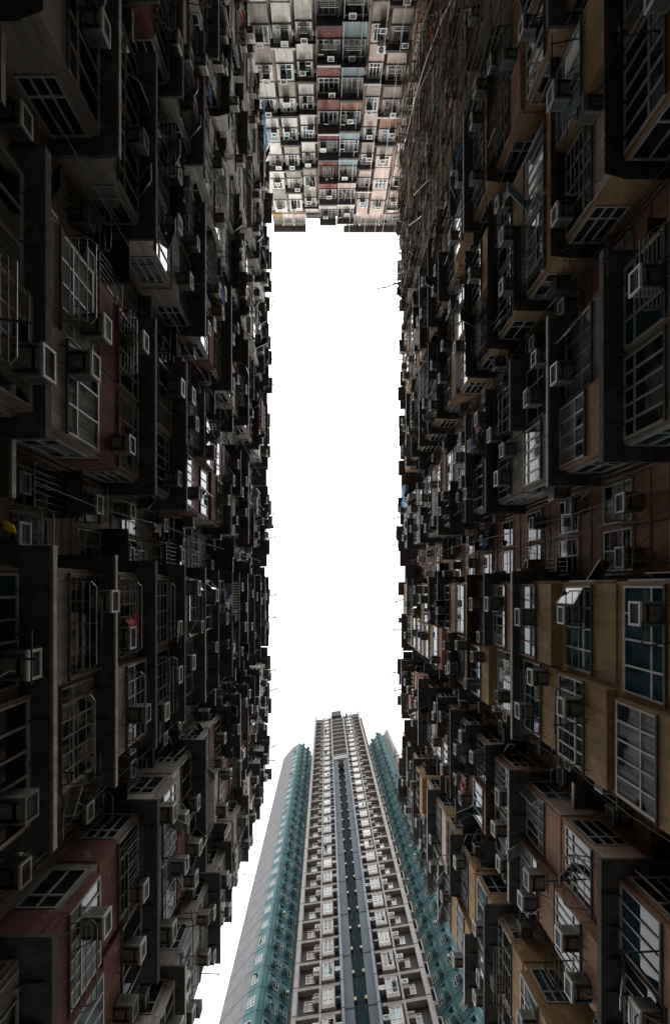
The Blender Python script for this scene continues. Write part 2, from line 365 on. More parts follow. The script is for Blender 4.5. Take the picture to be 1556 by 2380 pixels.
# ------------------------------------------------------------------ the two long side blocks
U = 2.9
WASH = []     # spots where washing may hang: (frame, t, p, h, where)
REDS = {(5, 6), (5, 5), (1, 4), (1, 5), (1, 10), (1, 11), (3, 5), (3, 8), (1, 13), (4, 9), (4, 12), (3, 10), (2, 13)}
def side_block(side):
    left = side < 0
    d0, pw = (7.5, 1.35) if left else (9.25, 1.4)
    wings = ([(15.4, 19.2), (7.5, 12.6), (-.35, 4.9), (-8.3, -3.4), (-17.0, -11.8), (-24.8, -19.6), (-33.2, -27.8), (-42.4, -36.4)] if left else
             [(15.0, 21.3), (7.7, 12.0), (-.1, 5.6), (-8.4, -3.7), (-16.8, -11.2), (-24.2, -18.8), (-32.3, -27.2), (-41.6, -35.6)])
    end = 19.3 if left else 21.4
    roof = 46.3 if left else 46.2
    F = Fr(-d0, 0, 0, 1, 1, 0) if left else Fr(d0, 0, 0, 1, -1, 0)
    root = empty('apartment_building', (F.P(0, -6, -1.6)))
    if left: tag(root, 'weathered grey and dull red apartment block crowded with canopies, left side of the courtyard', 'building')
    else: tag(root, 'ochre and salmon apartment block crowded with canopies, right side of the courtyard', 'building')
    side_name = 'left block' if left else 'right block'
    B = Building(root)
    base = 'grey' if left else 'pink'
    wl = MB()
    wl.box(F, -62, end, -12, 0, -1.6, roof, base)
    wl.build('wall', root)
    rng = random.Random(11 if left else 23)
    for wi, (a, b) in enumerate(wings):
        wb = MB(); wc = ('grey' if left else {0: 'ochre', 2: 'ochre', 4: 'ochre', 5: 'ochre', 3: 'beige', 6: 'beige'}.get(wi, 'pink'))
        wb.box(F, a, b, .002, pw, -1.6, roof + (.9 if wi % 2 else .3), wc)
        wb.build('wing', root)
        wn = NUM[wi + 1]
        nu = 2
        uw = (b - a) / nu
        for k in range(1, 16):
            hc = k * U + .42; hs = hc - 1.52
            if hc > roof: continue
            rf = 16 - k
            place = f"{side_name}, {wn} wing from tower, {NUM[rf]} floor down"
            r1 = rng.random()
            # canopy over the whole wing, over one unit or none
            out = rng.uniform(.52, .68)
            kind = 'tin' if rng.random() < .28 else 'slab'
            cc = (a + b) / 2
            HOOD = {True: {(2, k): 1, (3, 4): 0, (3, 5): 1, (3, 3): 1, (4, 5): 1}, False: {(2, 3): 0, (2, 4): 0, (2, 5): 0, (2, 6): 1, (3, 3): 1, (3, 4): 1, (3, 5): 1, (2, 2): 0}}[left].get((wi, k))
            if HOOD is not None: r1 = .0 if HOOD else 1.0
            if HOOD == 1: kind = 'slab'
            if r1 < (.8 if k < 5 else .46 if k < 9 else .36):
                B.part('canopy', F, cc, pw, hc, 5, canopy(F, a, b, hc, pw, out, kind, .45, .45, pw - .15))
            elif k >= 5 and r1 < .62:
                B.part('canopy', F, a + uw / 2, pw, hc, 3, canopy(F, a, a + uw, hc, pw, out, kind, .45, 0, pw - .3))
            elif k >= 5 and r1 < .76:
                B.part('canopy', F, b - uw / 2, pw, hc, 3, canopy(F, b - uw, b, hc, pw, out, kind, 0, .45, pw - .3))
            sh = rng.uniform(-.25, .25) if rng.random() < .5 else 0
            for u in range(nu):
                t0 = a + u * (uw + sh) + .12; t1 = (a + uw + sh if u == 0 else b) - .12
                bay = rng.random() < .45; q = pw + (rng.uniform(.08, .32) if bay else .0)
                if rng.random() < .36:
                    tp = rng.uniform(t0 + .2, t1 - .2); L_ = rng.uniform(.7, 1.25); po = MB(); hz = hs + rng.uniform(-.4, .6)
                    po.tube(F.P(tp, q + .02, hz), F.P(tp + .1, q + L_, hz + .06), .022, 'timber', 5); po.tube(F.P(tp - rng.uniform(.2, .5), q + L_ * .93, hz + .07), F.P(tp + rng.uniform(.2, .6), q + L_ * .93, hz + .07), .018, 'timber', 5)
                    B.part('washing_pole', F, tp, q + .5, hz, .9, po)
                colr = rng.random()
                if left: sc = 'red' if (k > 6 and (colr < .14 or (wi in (3, 4, 1) and u == 1 and colr < .3))) else ('pale' if colr > .65 and k > 5 else 'grey')  # no pale panels low down: darkening towards the picture edge done by colour
                else: sc = wc if colr < .75 else ('rose' if colr < .85 else 'pink' if colr < .93 else 'ochre')
                if left and (wi, k) in REDS: sc = 'red'
                if not left and wi == 2 and k < 7: sc = 'ochre'
                sp = MB(); sp.box(F, t0 - .06, t1 + .06, pw + .003, q + .05, hs - 1.12, hs - .03, sc)
                sp.box(F, t0 - .05, t1 + .05, q + .052, q + .11, hs - .09, hs - .035, 'slab')
                B.part('spandrel', F, (t0 + t1) / 2, q, hs - .5, 2.2, sp)
                if bay:
                    ck = MB(); ck.box(F, t0 - .06, t0 - .0, pw + .003, q + .03, hs, hc - .04, sc); ck.box(F, t1, t1 + .06, pw + .003, q + .03, hs, hc - .04, sc); ck.box(F, t0 - .06, t1 + .06, pw + .003, q + .04, hc - .039, hc - .006, sc)
                    B.part('bay_surround', F, (t0 + t1) / 2, q, hs + .5, 2.0, ck)
                gm = rng.choice(['gdark', 'gdark', 'gteal', 'gcurt', 'gcurt', 'gblue'])
                fm = 'alub' if rng.random() < .12 else 'alu'
                n = rng.choice([3, 4, 4, 5, 6])
                f_, p_ = window(F, t0, t1, hs, hc - .06, q + .004, n, fm, gm, rng.choice([.28, .3, .35, 0]), .05, .1 if k > 4 else .02, rng.random() < .65)
                B.part('window', F, (t0 + t1) / 2, q, hs + .7, 2.4, f_, [('pane', p_)])
                r2 = rng.random()
                at = rng.uniform(t0 + .4, t1 - .4)
                bn = 'tower-side bay' if u == 1 else 'far-side bay'
                two = rng.random() < .34 and k > 4; ah = rng.choice([.02, .5, .9]) if two or rng.random() < .8 else -.5
                if r2 < .78 or two: ac(F, at, q + .08, hs + ah, rng.choice([0, 0, 1, 1, 2, 3, 4]), place + ', ' + bn + (', upper' if two else ''))
                if two: ac(F, t0 + .35 if at > (t0 + t1) / 2 else t1 - .35, q + .08, hs - .55, rng.choice([0, 1, 2, 3, 4]), place + ', ' + bn + ', lower')
                if rng.random() < .3:
                    B.part('drying_rack', F, (t0 + t1) / 2, q, hs, 1.5, rack(F, t0 + .15, t1 - .2, hs - .06, q + .08, rng.uniform(.45, .75), rng.choice([3, 4, 5])))
                    WASH.append((F, t0 + .3, t1 - .35, q + .08, hs - .06, place))
                elif rng.random() < .14:
                    B.part('window_cage', F, (t0 + t1) / 2, q, hs, 1.5, cage(F, t0 + .1, t1 - .1, hs - .1, hc - .15, q + .06, .32))
            # side faces of the wing
            for sg, tt in ((-1, a), (1, b)):
                Fs = F.sub(tt, 0, True, sg)
                sc = (rng.choice(['grey', 'pale', 'pale', 'grey']) if k > 4 else 'grey') if left else rng.choice([wc, wc, 'rose' if wc != 'ochre' else 'ochre'])  # left low floors all grey, edge darkening put into the panel colour
                if left and (wi, k) in REDS: sc = 'red'
                sp = MB(); sp.box(Fs, .25, pw + .03, .003, .035, hs - 1.1, hs - .03, sc)
                B.part('spandrel', Fs, .7, .03, hs - .5, 1.3, sp)
                f_, p_ = window(Fs, .3, pw - .08, hs, hc - .06, .004, 2 if rng.random() < .5 else 3, 'alu', rng.choice(['gdark', 'gdark', 'gcurt', 'gteal']), .3, .05, .12)
                B.part('window', Fs, .7, .03, hs + .7, 1.2, f_, [('pane', p_)])
                if rng.random() < .3:
                    ac(Fs, .75, .07, hs + .1, rng.choice([0, 1, 2, 3]), place + (', end face' if sg > 0 else ', back face'))
    # recesses between wings
    gaps = [(wings[i + 1][1], wings[i][0]) for i in range(len(wings) - 1)]
    for gi, (a, b) in enumerate(gaps):
        w_ = b - a
        pm = MB()
        for t in (a + .12, a + .3, b - .22): pm.tube(F.P(t, .09, -1.6), F.P(t, .09, roof), .055, 'pipe', 6)
        for pi, t in enumerate((a + .12, a + .3, b - .22)):
            one = MB(); one.tube(F.P(t, .09, -1.6), F.P(t, .09, roof - .2), .05, 'pipe', 6)
            for z in range(1, 16): one.tube(F.P(t, .09, z * U), F.P(t, .09, z * U + .12), .075, 'pipe', 6)
            one.build('drain_pipe', root)
        for k in range(1, 16):
            hc = k * U + .42 + .25; hs = hc - 1.45; rf = 16 - k
            if hc > roof: continue
            place = f"{side_name}, {NUM[gi + 1]} recess from tower, {NUM[rf]} floor down"
            cuts = [(a + .45, a + w_ * .48), (a + w_ * .54, b - .35)]
            for ci, (t0, t1) in enumerate(cuts):
                if t1 - t0 < .5: continue
                f_, p_ = window(F, t0, t1, hs, hc - .06, .004, 2, 'alu' if rng.random() < .85 else 'alub', rng.choice(['gdark', 'gcurt', 'gteal', 'gblue']), .3, .045, .15)
                B.part('window', F, (t0 + t1) / 2, .03, hs + .7, 1.1, f_, [('pane', p_)])
                r = rng.random(); bn = 'tower-side window' if ci else 'far-side window'
                if r < (.25 if gi == 2 else .5 if k < 8 else .6): B.part('canopy', F, (t0 + t1) / 2, .3, hc, 1.4, canopy(F, t0 - .12, t1 + .12, hc, 0.002, rng.uniform(.5, 1.1) if k < 8 else rng.uniform(.9, 1.62), 'tin' if rng.random() < .5 else 'slab'))
                if rng.random() < .68: ac(F, rng.uniform(t0 + .3, t1 - .3), .06, hs + rng.choice([-.5, .05, -.45]), rng.choice([0, 1, 2, 3, 0]), place + ', ' + bn)
                if rng.random() < .4:
                    B.part('drying_rack', F, (t0 + t1) / 2, .4, hs, 1.2, rack(F, t0 - .05, t1 + .05, hs - .1, .02, rng.uniform(.8, 1.3), rng.choice([3, 4, 5])))
                    WASH.append((F, t0, t1, .02, hs - .1, place))
                elif rng.random() < .25: B.part('window_cage', F, (t0 + t1) / 2, .2, hs, 1.2, cage(F, t0 - .08, t1 + .08, hs - .15, hc - .1, .01, rng.uniform(.35, .8)))
                if rng.random() < .12:
                    po = MB(); po.tube(F.P(t0, .02, hs), F.P(t0 + .3, 1.9, hs + .5), .018, 'bamboo2', 5); po.tube(F.P(t1, .02, hs), F.P(t1 - .2, 1.9, hs + .4), .018, 'bamboo2', 5)
                    po.tube(F.P(t0 + .1, 1.6, hs + .42), F.P(t1, 1.7, hs + .4), .02, 'bamboo2', 5)
                    B.part('bamboo_bracket', F, t0, 1, hs, 1.2, po)
            # unit division band
            bd = MB(); bd.box(F, a + .02, b - .02, .003, .035, hs - .75, hs - .62, base); B.part('string_course', F, (a + b) / 2, .03, hs - .7, 1.5, bd)
            if rng.random() < .35:
                hz = MB(); hz.path([F.P(a + .3, .09, hs - .3), F.P(a + w_ * .5, .08, hs - .42), F.P(b - .25, .09, hs - .5)], .03, 'pipe', 5)
                B.part('waste_pipe', F, (a + b) / 2, .1, hs - .4, 1.5, hz)
    # roof edge: parapet, sheds and hoods that break the line
    pr = MB(); pr.box(F, -47, end, -.3, .12, roof, roof + .7, base); pr.build('parapet', root)
    for wi, (a, b) in enumerate(wings):
        rh = random.Random(wi * 3 + (1 if left else 2)); cut = [a] + sorted(a + (b - a) * (c + rh.uniform(-.09, .09)) for c in (.25, .5, .75)) + [b]
        for ci in range(4):
            ca, cb = cut[ci] + .02, cut[ci + 1] - .02
            if rh.random() < .12: continue
            canopy(F, ca, cb, roof - .05 - rh.uniform(0, 1.3), pw, rh.uniform(.42, .76), rh.choice(['slab', 'tin']), rh.uniform(.1, .45) if ci == 0 else 0, rh.uniform(.1, .45) if ci == 3 else 0, pw - .2).build('roof_hood', root)
        rl = MB(); tt = a + .1; P = F.P; o_ = rh.uniform(.3, .5)
        while tt < b: rl.tube(P(tt, pw + o_, roof + .05), P(tt, pw + o_ + .05, roof + .75), .025, 'steel', 4); tt += .22
        for hh in (.08, .7): rl.tube(P(a + .08, pw + o_, roof + hh), P(tt - .2, pw + o_, roof + hh), .016, 'steel', 4)
        if wi % 2: rl.build('roof_railing', root)
    for gi, (a, b) in enumerate(gaps):
        m_ = (a + b) / 2; rr = random.Random(gi + (5 if left else 50))
        canopy(F, a + .05, m_, roof - .2, .002, rr.uniform(1.35, 1.75), 'slab').build('roof_hood', root)
        canopy(F, m_ + .05, b - .05, roof - .3, .002, rr.uniform(1.3, 1.7), 'tin').build('roof_hood', root)
    B.flush()
    return F, wings, gaps, roof
FL, wingsL, gapsL, roofL = side_block(-1)
FR_, wingsR, gapsR, roofR = side_block(1)

# ------------------------------------------------------------------ far block
def far_block():
    F = Fr(0, -48.0, 1, 0, 0, 1)
    root = empty('apartment_building', (0, -54, -1.6))
    tag(root, 'grey, red and pink faced apartment block closing the far end of the courtyard', 'building')
    B = Building(root); roof = 60.5; rng = random.Random(5)
    wl = MB(); wl.box(F, -16, 1.35, -12, 0, -1.6, 58.7, 'pale'); wl.build('wall', root)
    wl = MB(); wl.box(F, 1.35, 18, -12, -.004, -1.6, 58.7, 'rose'); wl.build('wall', root)
    # (x0, x1, projection, panel colour, plain language)
    cols = [(-6.35, -4.85, .9, 'pale', 'left corner column'), (-4.5, -2.95, .85, 'pale', 'outer pale column'), (-2.6, -1.2, .6, 'pale', 'inner pale column'),
            (-.75, 1.25, 2.1, 'red', 'red bay column'), (1.37, 3.4, 2.08, 'bluegrey', 'pale blue bay column'),
            (3.85, 5.2, .75, 'rose', 'inner pink column'), (5.5, 7.2, .95, 'rose', 'outer pink column'), (7.75, 9.3, .7, 'rose', 'scaffold-side column')]
    tops = [20.2, 20.15, 20.0, 20.15, 20.4, 20.45, 20.3, 20.3]
    for ci, (x0, x1, pj, cm, cn) in enumerate(cols):
        bd = MB(); bd.box(F, x0, x1, .003, pj - .06, -1.6, (tops[ci] - .35) * U, 'red' if cm == 'red' else cm); bd.build('bay_stack', root)
        for k in range(10, 20):
            hs = (k + .2) * U; ht = hs + 1.28; rf = 20 - k
            place = f"far block, {cn}, {NUM[rf]} floor down"
            m = cm
            if ci == 3: m = {18: 'red', 19: 'pale'}.get(k, 'red')
            if ci in (0, 1, 2): m = rng.choice(['pale', 'pale', 'grey', 'beige', 'pale', 'pale'])
            if ci in (5, 6, 7): m = rng.choice(['rose', 'rose', 'rose', 'beige', 'pink'])
            if ci == 4: m = {19: 'pale', 15: 'pink', 18: 'rose'}.get(k, 'bluegrey')
            sp = MB(); e = rng.uniform(0, .03)
            sp.box(F, x0 - .02 + e, x1 + .02, pj - .057, pj, hs - 1.42, hs - .02, m)
            sp.box(F, x0 - .04, x1 + .04, pj + .002, pj + .06, hs - .07, hs - .02, 'slab')
            B.part('spandrel', F, (x0 + x1) / 2, pj, hs - .7, 2, sp)
            small = ci not in (3, 4)
            a0, a1 = (x0 + .06, x1 - .06) if not small else ((x0 + rng.uniform(.1, .3), x1 - rng.uniform(.05, .25)))
            if ci == 3 and k == 17: a0, a1 = x0 + .45, x1 - .45
            gm = rng.choice(['gcurt', 'gcurt', 'gblue', 'gdark', 'gteal'])
            n = 4 if not small else rng.choice([2, 3, 3])
            f_, p_ = window(F, a0, a1, hs, ht, pj - .03, n, 'white' if rng.random() < .7 else 'alu', gm, rng.choice([.25, .3, 0]), .065, .12, True)
            B.part('window', F, (a0 + a1) / 2, pj, hs + .6, 2, f_, [('pane', p_)])
            # shallow hood, dark from below
            out = rng.uniform(.65, .95) if not small else rng.uniform(.35, .6)
            if rng.random() < (.9 if not small else .6):
                B.part('canopy', F, (x0 + x1) / 2, pj, ht + .1, 2.4, canopy(F, x0 - .05, x1 + .05, ht + .07, pj - .05, out, 'tin' if rng.random() < .3 else 'slab', .28 if small else .0, .28 if small else .0, .4))
            if rng.random() < .8: ac(F, rng.uniform(x0 + .4, x1 - .35), pj + .02, rng.choice([ht - .55, hs - .1, ht - .5, hs + .3]), rng.choice([0, 0, 1, 4]), place, 1.1)
            if rng.random() < .32:
                B.part('drying_rack', F, (x0 + x1) / 2, pj, hs, 1.6, rack(F, x0 + .2, x1 - .2, hs + .15, pj + .03, rng.uniform(.4, .7), 4, .018)); WASH.append((F, x0 + .3, x1 - .3, pj + .05, hs + .1, place))
            elif rng.random() < .2: B.part('window_cage', F, (x0 + x1) / 2, pj, hs, 1.6, cage(F, a0, a1, hs - .05, ht - .05, pj + .03, .25))
    for (x, m) in ((-2.75, 'pipe'), (-1.0, 'pipe'), (3.62, 'pipe'), (5.35, 'pipe'), (7.45, 'pipe'), (-4.68, 'pipe')):
        p_ = MB(); p_.tube(F.P(x, .09, 0), F.P(x, .09, roof - 1), .06, m, 6)
        for k in range(10, 20): p_.tube(F.P(x, .09, k * U), F.P(x, .09, k * U + .15), .09, m, 6)
        p_.build('drain_pipe', root)
    # roof sheds and top hoods
    for (x0, x1, hh, mm) in ((-6.9, -5.6, .5, 'ochre'), (-5.6, -4.2, .3, 'pale'), (-4.2, -2.6, .0, 'rose'), (2.6, 4.4, .1, 'beige'), (4.4, 7.0, .25, 'rose'), (7.0, 9.6, .0, 'grey')):
        o = MB(); o.box(F, x0 + .03, x1, -3, .5, 58.3, roof - .36, mm); o.build('roof_shed', root)
        f_, p_ = window(F, x0 + .2, x1 - .2, 58.9, roof - .8, .5, 3, 'alu', 'gcurt', 0, .05); fo = f_.build('window', root); p_.build('pane', fo)
    canopy(F, -6.9, -2.6, roof - .35, .48, .77, 'slab').build('roof_hood', root); canopy(F, 2.3, 9.6, roof - .35, .48, .85, 'slab').build('roof_hood', root)
    for x0, x1 in ((-2.55, .2), (.3, 2.2)):
        o = MB(); o.box(F, x0, x1, -.2, .2, 58.71, 59.0 + (.4 if x0 < 0 else 0), 'slab'); o.build('parapet', root)
    B.flush()
    return F
FF = far_block()

# ------------------------------------------------------------------ tower beyond the open end
def tower():
    TH = 128.0; f = 2.8
    e = Vector((1, -.167)).normalized(); n = Vector((e.y, -e.x))          # n points towards the courtyard
    root = empty('residential_tower', (3.2, 40, -1.6))
    tag(root, 'very tall concrete and teal residential tower rising beyond the open end of the courtyard', 'tower')
    B = Building(root); rng = random.Random(3)
    F = Fr(-3.0, 37.3, e.x, e.y, n.x, n.y)
    def full(name, t0, t1, p0, p1, h0, h1, m):
        b = MB(); b.box(F, t0, t1, p0, p1, h0, h1, m); return b.build(name, root)
    full('wall', 0, 12.25, -14, -.62, -1.6, 95, 'tbrown') if False else None
    w_ = MB(); w_.box(F, .02, 4.7, -12, -.62, -1.6, TH - .4, 'tbrown'); w_.box(F, 7.55, 12.23, -12, -.62, -1.6, TH - .4, 'tbrown')
    w_.box(F, 4.702, 7.548, -12, -2.3, -1.6, 95, 'tslot'); w_.box(F, 4.702, 7.548, -12, -.82, 95.01, TH - .4, 'tbrown'); w_.build('wall', root)
    full('side_wall', 0, .42, -12, -.624, -1.6, TH, 'tteal'); full('side_wall', 11.83, 12.25, -12, -.624, -1.6, TH, 'tteal')
    full('corner_column', 0, .42, -.62, .02, -1.6, TH + .2, 'tgrey'); full('corner_column', 11.8, 12.25, -.62, .02, -1.6, TH + .2, 'tgrey')
    full('thin_column', 2.42, 2.62, -.62, 0, -1.6, TH + .1, 'tgrey'); full('thin_column', 9.74, 9.94, -.62, 0, -1.6, TH + .1, 'tgrey')
    full('blue_pilaster', 4.42, 4.68, -.62, .12, -1.6, 97, 'tblue'); full('blue_pilaster', 7.56, 7.82, -.62, .12, -1.6, 97, 'tblue')
    full('upper_pilaster', 4.36, 4.66, -.62, .05, 97, TH, 'tgrey'); full('upper_pilaster', 7.58, 7.9, -.62, .05, 97, TH, 'tgrey')
    full('slate_pilaster', 4.682, 5.5, -2.3, -.12, -1.6, 95, 'tslate'); full('slate_pilaster', 6.72, 7.558, -2.3, -.12, -1.6, 95, 'tslate')
    full('lintel', 4.68, 7.56, -1.9, .06, 95, 96.9, 'tgrey')
    full('roof_tank_room', 4.6, 7.3, -6, -.3, TH - .4, TH + 4.2, 'tbrown')
    nfl = int(TH / f)
    fr_ = 0
    for k in range(11, nfl + 1):
        h = k * f
        if h > TH - 2.4: break
        dn = nfl - k + 1
        bb = MB()
        bb.box(F, .42, 4.34, -.619, -.02, h - .3, h, 'tbeam'); B.part('floor_beam', F, 2.4, 0, h, 12, bb)
        bb = MB(); bb.box(F, 7.92, 11.8, -.619, -.02, h - .3, h, 'tbeam'); B.part('floor_beam', F, 9.8, 0, h, 12, bb)
        if h > 97: bb = MB(); bb.box(F, 4.66, 7.58, -.618, -.04, h - .32, h + .02, 'tgrey'); B.part('floor_beam', F, 6, 0, h, 12, bb)
        for (w0, w1, pp) in ((1.0, 1.95, -.61), (10.1, 11.05, -.61)):
            w0 += rng.uniform(-.03, .03)
            f_, p_ = window(F, w0, w1, h + .95, h + 1.95, pp, 2, 'tframe', rng.choice(['gdark', 'tglass', 'gteal']), rng.choice([.62, .62, 0]), .06, .12)
            B.part('window', F, w0, pp, h + 1, 1, f_, [('pane', p_)])
        for (b0, b1, u0, u1) in ((2.7, 3.85, 3.9, 4.32), (8.42, 9.6, 7.94, 8.36)):
            bx = MB(); bx.box(F, b0, b1, -.618, .16, h + .22, h + .62, 'tgrey'); bx.box(F, b0, b1, -.618, .18, h + 2.12, h + 2.26, 'tgrey')
            bx.box(F, b0, b0 + .1, -.618, .17, h + .622, h + 2.118, 'tgrey'); bx.box(F, b1 - .1, b1, -.618, .17, h + .622, h + 2.118, 'tgrey')
            bx.box(F, b0 + .1, b1 - .1, -.55, .0, h + .622, h + 2.118, 'tbrown')
            f_, p_ = window(F, b0 + .1, b1 - .1, h + .63, h + 2.11, .1, 2, 'tframe', rng.choice(['tglass', 'tglass', 'gteal', 'gblue', 'gdark', 'gcurt']), .3, .06, .16)
            B.part('bay_window', F, b0, .3, h + 1.2, 2, bx, [('window', f_), ('pane', p_)])
            nb = MB(); nb.box(F, u0, u1, -.61, .02, h + 1.2, h + 1.32, 'tgrey'); B.part('niche_ledge', F, u0, 0, h + 1.2, .4, nb)
            if rng.random() < .8: ac(F, (u0 + u1) / 2, -.55, h + 1.33, rng.choice([0, 4, 1]), f"tower, {'left' if b0 < 5 else 'right'} bay niche, {ordn(dn)} floor down", .5)
        for (u0, u1, nm) in ((1.9, 2.41, 'left recess'), (9.95, 10.45, 'right recess') if False else (9.96, 10.0, 'x')):
            if nm == 'x': u0, u1, nm = 9.95, 10.5, 'right recess'; 
            nb = MB(); nb.box(F, u0 - (.1 if u0 < 5 else 0), u1, -.61, .0, h + 1.5, h + 1.66, 'tgrey'); nb.box(F, u0 - (.1 if u0 < 5 else 0), u1, -.61, -.05, h + 1.1, h + 1.498, 'tbeam')
            B.part('service_ledge', F, u0, 0, h + 1.2, .5, nb)
            if rng.random() < .85: ac(F, (u0 + u1) / 2, -.6, h + 1.67, rng.choice([0, 4, 1, 3]), f"tower, {nm}, {ordn(dn)} floor down", .5)
        if h < 94:       # slot: little side-lit air conditioner casings on both edges, teal pipe frames
            for t, sg in ((5.5, 1), (6.72, -1)):
                Fs = F.sub(t, -1.3, True, sg)
                c = MB(); c.box(Fs, .62, 1.02, .002, .22, h + 1.0, h + 1.34, 'warm'); c.box(Fs, .6, 1.04, .002, .26, h + .94, h + .998, 'tslate')
                B.part('service_box', Fs, .8, .1, h + 1, .4, c)
                c = MB(); c.path([Fs.P(.3, .01, h + .4), Fs.P(.3, .3, h + .4), Fs.P(.3, .3, h + 1.2), Fs.P(.3, .01, h + 1.2)], .03, 'tslate', 4)
                B.part('pipe_bend', Fs, .8, .1, h + 1, .4, c)
        else:
            if h < TH - 3:
                f_, p_ = window(F, 5.1, 7.1, h + .7, h + 1.5, -.81, 4, 'tframe', 'tglass', 0, .07); B.part('window', F, 6, -.62, h + 1, 2, f_, [('pane', p_)])
        # outer end walls: bay windows stacked along the right flank, seen edge on
        Fs = F.sub(12.25, 0, True, 1)
        for q0 in (-2.6, -4.8):
            c = MB(); c.box(Fs, q0, q0 + 1.3, .002, .5, h + .4, h + .8, 'tbeam'); c.box(Fs, q0, q0 + 1.3, .002, .52, h + 2.0, h + 2.15, 'tbeam')
            f_, p_ = window(Fs, q0, q0 + 1.3, h + .81, h + 1.99, .42, 3, 'tframe', 'tglass', .3, .08)
            B.part('bay_window', Fs, q0, .3, h + 1, .9, c, [('window', f_), ('pane', p_)])
        Fs = F.sub(0, 0, True, -1)
        c = MB(); c.box(Fs, -2.6, -1.5, .002, .38, h + .5, h + .8, 'tbeam')
        f_, p_ = window(Fs, -2.6, -1.5, h + .81, h + 1.9, .3, 3, 'tframe', 'tglass', .3, .08)
        B.part('bay_window', Fs, -2, .3, h + 1, .8, c, [('window', f_), ('pane', p_)])
    # side wings: plan polygons run up the full height
    def face(p, q): d = Vector((q[0] - p[0], q[1] - p[1])); L = d.length; d.normalize(); return d, L
    def slabwall(name, p, q, m, h1=TH, thick=.5, cap=True):
        d, L = face(p, q); nn = Vector((d.y, -d.x))
        if nn.dot(Vector(p)) > 0: nn = -nn
        G = Fr(p[0], p[1], d.x, d.y, nn.x, nn.y)
        b = MB(); b.box(G, 0, L, -thick, 0, -1.6, h1, m); b.build(name, root); return G, L
    def fill(pts, h1, m):
        b = MB(); k = len(pts); b.quad([(x, y, h1) for x, y in pts], m)
        for i in range(k): a_, c_ = pts[i], pts[(i + 1) % k]; b.quad([(a_[0], a_[1], -1.6), (c_[0], c_[1], -1.6), (c_[0], c_[1], h1), (a_[0], a_[1], h1)], m)
        b.build('wing_core', root)
    A0, A1, A2, A3 = (-4.1, 46.75), (-7.26, 44.4), (-8.6, 45.2), (-9.1, 45.5)
    A4 = (-11.9, 48.8)
    fill([(-3.9, 47.6), (-7.2, 45.1), (-8.9, 46.1), (-11.4, 49.1), (-8, 54), (-1, 52)], TH - .6, 'tgrey')
    GL, LL = slabwall('teal_wing_wall', A1, A0, 'tteal')
    GN, LN = slabwall('teal_corner_wall', A2, A1, 'tteal')
    slabwall('grey_corner_wall', A3, A2, 'tgable'); slabwall('gable_wall', A4, A3, 'tgable', TH + .3)
    C0, C1 = (11.9, 45.2), (14.95, 41.3)
    fill([(11.6, 45.7), (15.1, 42.3), (16.3, 43.0), (17.3, 42.0), (20.2, 47), (17, 53), (10, 50)], TH - .6, 'tgrey')
    GR, LR = slabwall('teal_wing_wall', C1, C0, 'tteal')
    D0 = (10.0, 41.9); GI, LI = slabwall('teal_wing_wall', C0, D0, 'tteal')
    slabwall('teal_corner_wall', C1, (15.95, 42.3), 'tteal'); GC, LC = slabwall('pale_wing_wall', (15.95, 42.3), (17.0, 40.6), 'tgrey'); GW, LW = slabwall('pale_wing_wall', (17.0, 40.6), (19.8, 46), 'tgrey')
    for k in range(9, nfl + 1):
        h = k * f; dn = nfl - k + 1
        if h > TH - 1.5: break
        for (G, Lg, ws, hoods, nm) in ((GL, LL, (1.55, 3.0), (.75, 2.35), 'left'), (GR, LR, (1.2, 3.9), (.35, 2.6), 'right')):
            for t in ws:
                if t > Lg - .5: continue
                f_, p_ = window(G, t, t + .75, h + .8, h + 1.85, .004, 2, 'tframe', rng.choice(['gdark', 'tglass', 'gdark']), .62, .07, .15)
                B.part('window', G, t, 0, h + 1, .9, f_, [('pane', p_)])
                if rng.random() < .4: B.part('drying_rack', G, t, .3, h + 1, 1, rack(G, t - .3, t + .9, h + .4, 0.01, .7, 2, .02, 'tteal'))
            for t in hoods:
                hd = MB(); hd.box(G, t - .05, t + .62, .002, .72, h + 1.62, h + 1.72, 'tteal'); hd.box(G, t, t + .55, .002, .66, h + .75, h + 1.05, 'tteal'); hd.box(G, t - .04, t + .0, .002, .64, h + 1.05, h + 1.619, 'tteal')
                hd.hexa([G.P(t + .1, .002, h + .4), G.P(t + .45, .002, h + .4), G.P(t + .45, .4, h + .5), G.P(t + .1, .4, h + .5), G.P(t, .002, h + .748), G.P(t + .55, .002, h + .748), G.P(t + .55, .66, h + .748), G.P(t, .66, h + .748)], 'tteal')
                B.part('hood', G, t, .3, h + 1, .9, hd)
                if rng.random() < .8: ac(G, t + .27, .03, h + 1.06, rng.choice([2, 3, 1]), f"tower, teal {nm} wing, {'outer' if t < 1 else 'inner'} hood, {ordn(dn)} floor down", .45)
        f_, p_ = window(GN, .25, 1.15, h + .7, h + 1.9, .004, 2, 'tframe', 'gblue', .3, .08, .25); B.part('window', GN, .5, 0, h + 1, .9, f_, [('pane', p_)])
        for t in (.6, 2.2):
            f_, p_ = window(GI, t, t + .8, h + .8, h + 1.9, .004, 2, 'tframe', 'gdark', .3, .08); B.part('window', GI, t, 0, h + 1, .7, f_, [('pane', p_)])
        f_, p_ = window(GC, .5, 1.4, h + .8, h + 1.9, .004, 2, 'tframe', 'gdark', .3, .08); B.part('window', GC, .9, 0, h + 1, .7, f_, [('pane', p_)])
        for t in (.8, 2.6):
            f_, p_ = window(GW, t, t + .9, h + .8, h + 1.9, .004, 2, 'tframe', 'gdark', .3, .08); B.part('window', GW, t, 0, h + 1, .7, f_, [('pane', p_)])
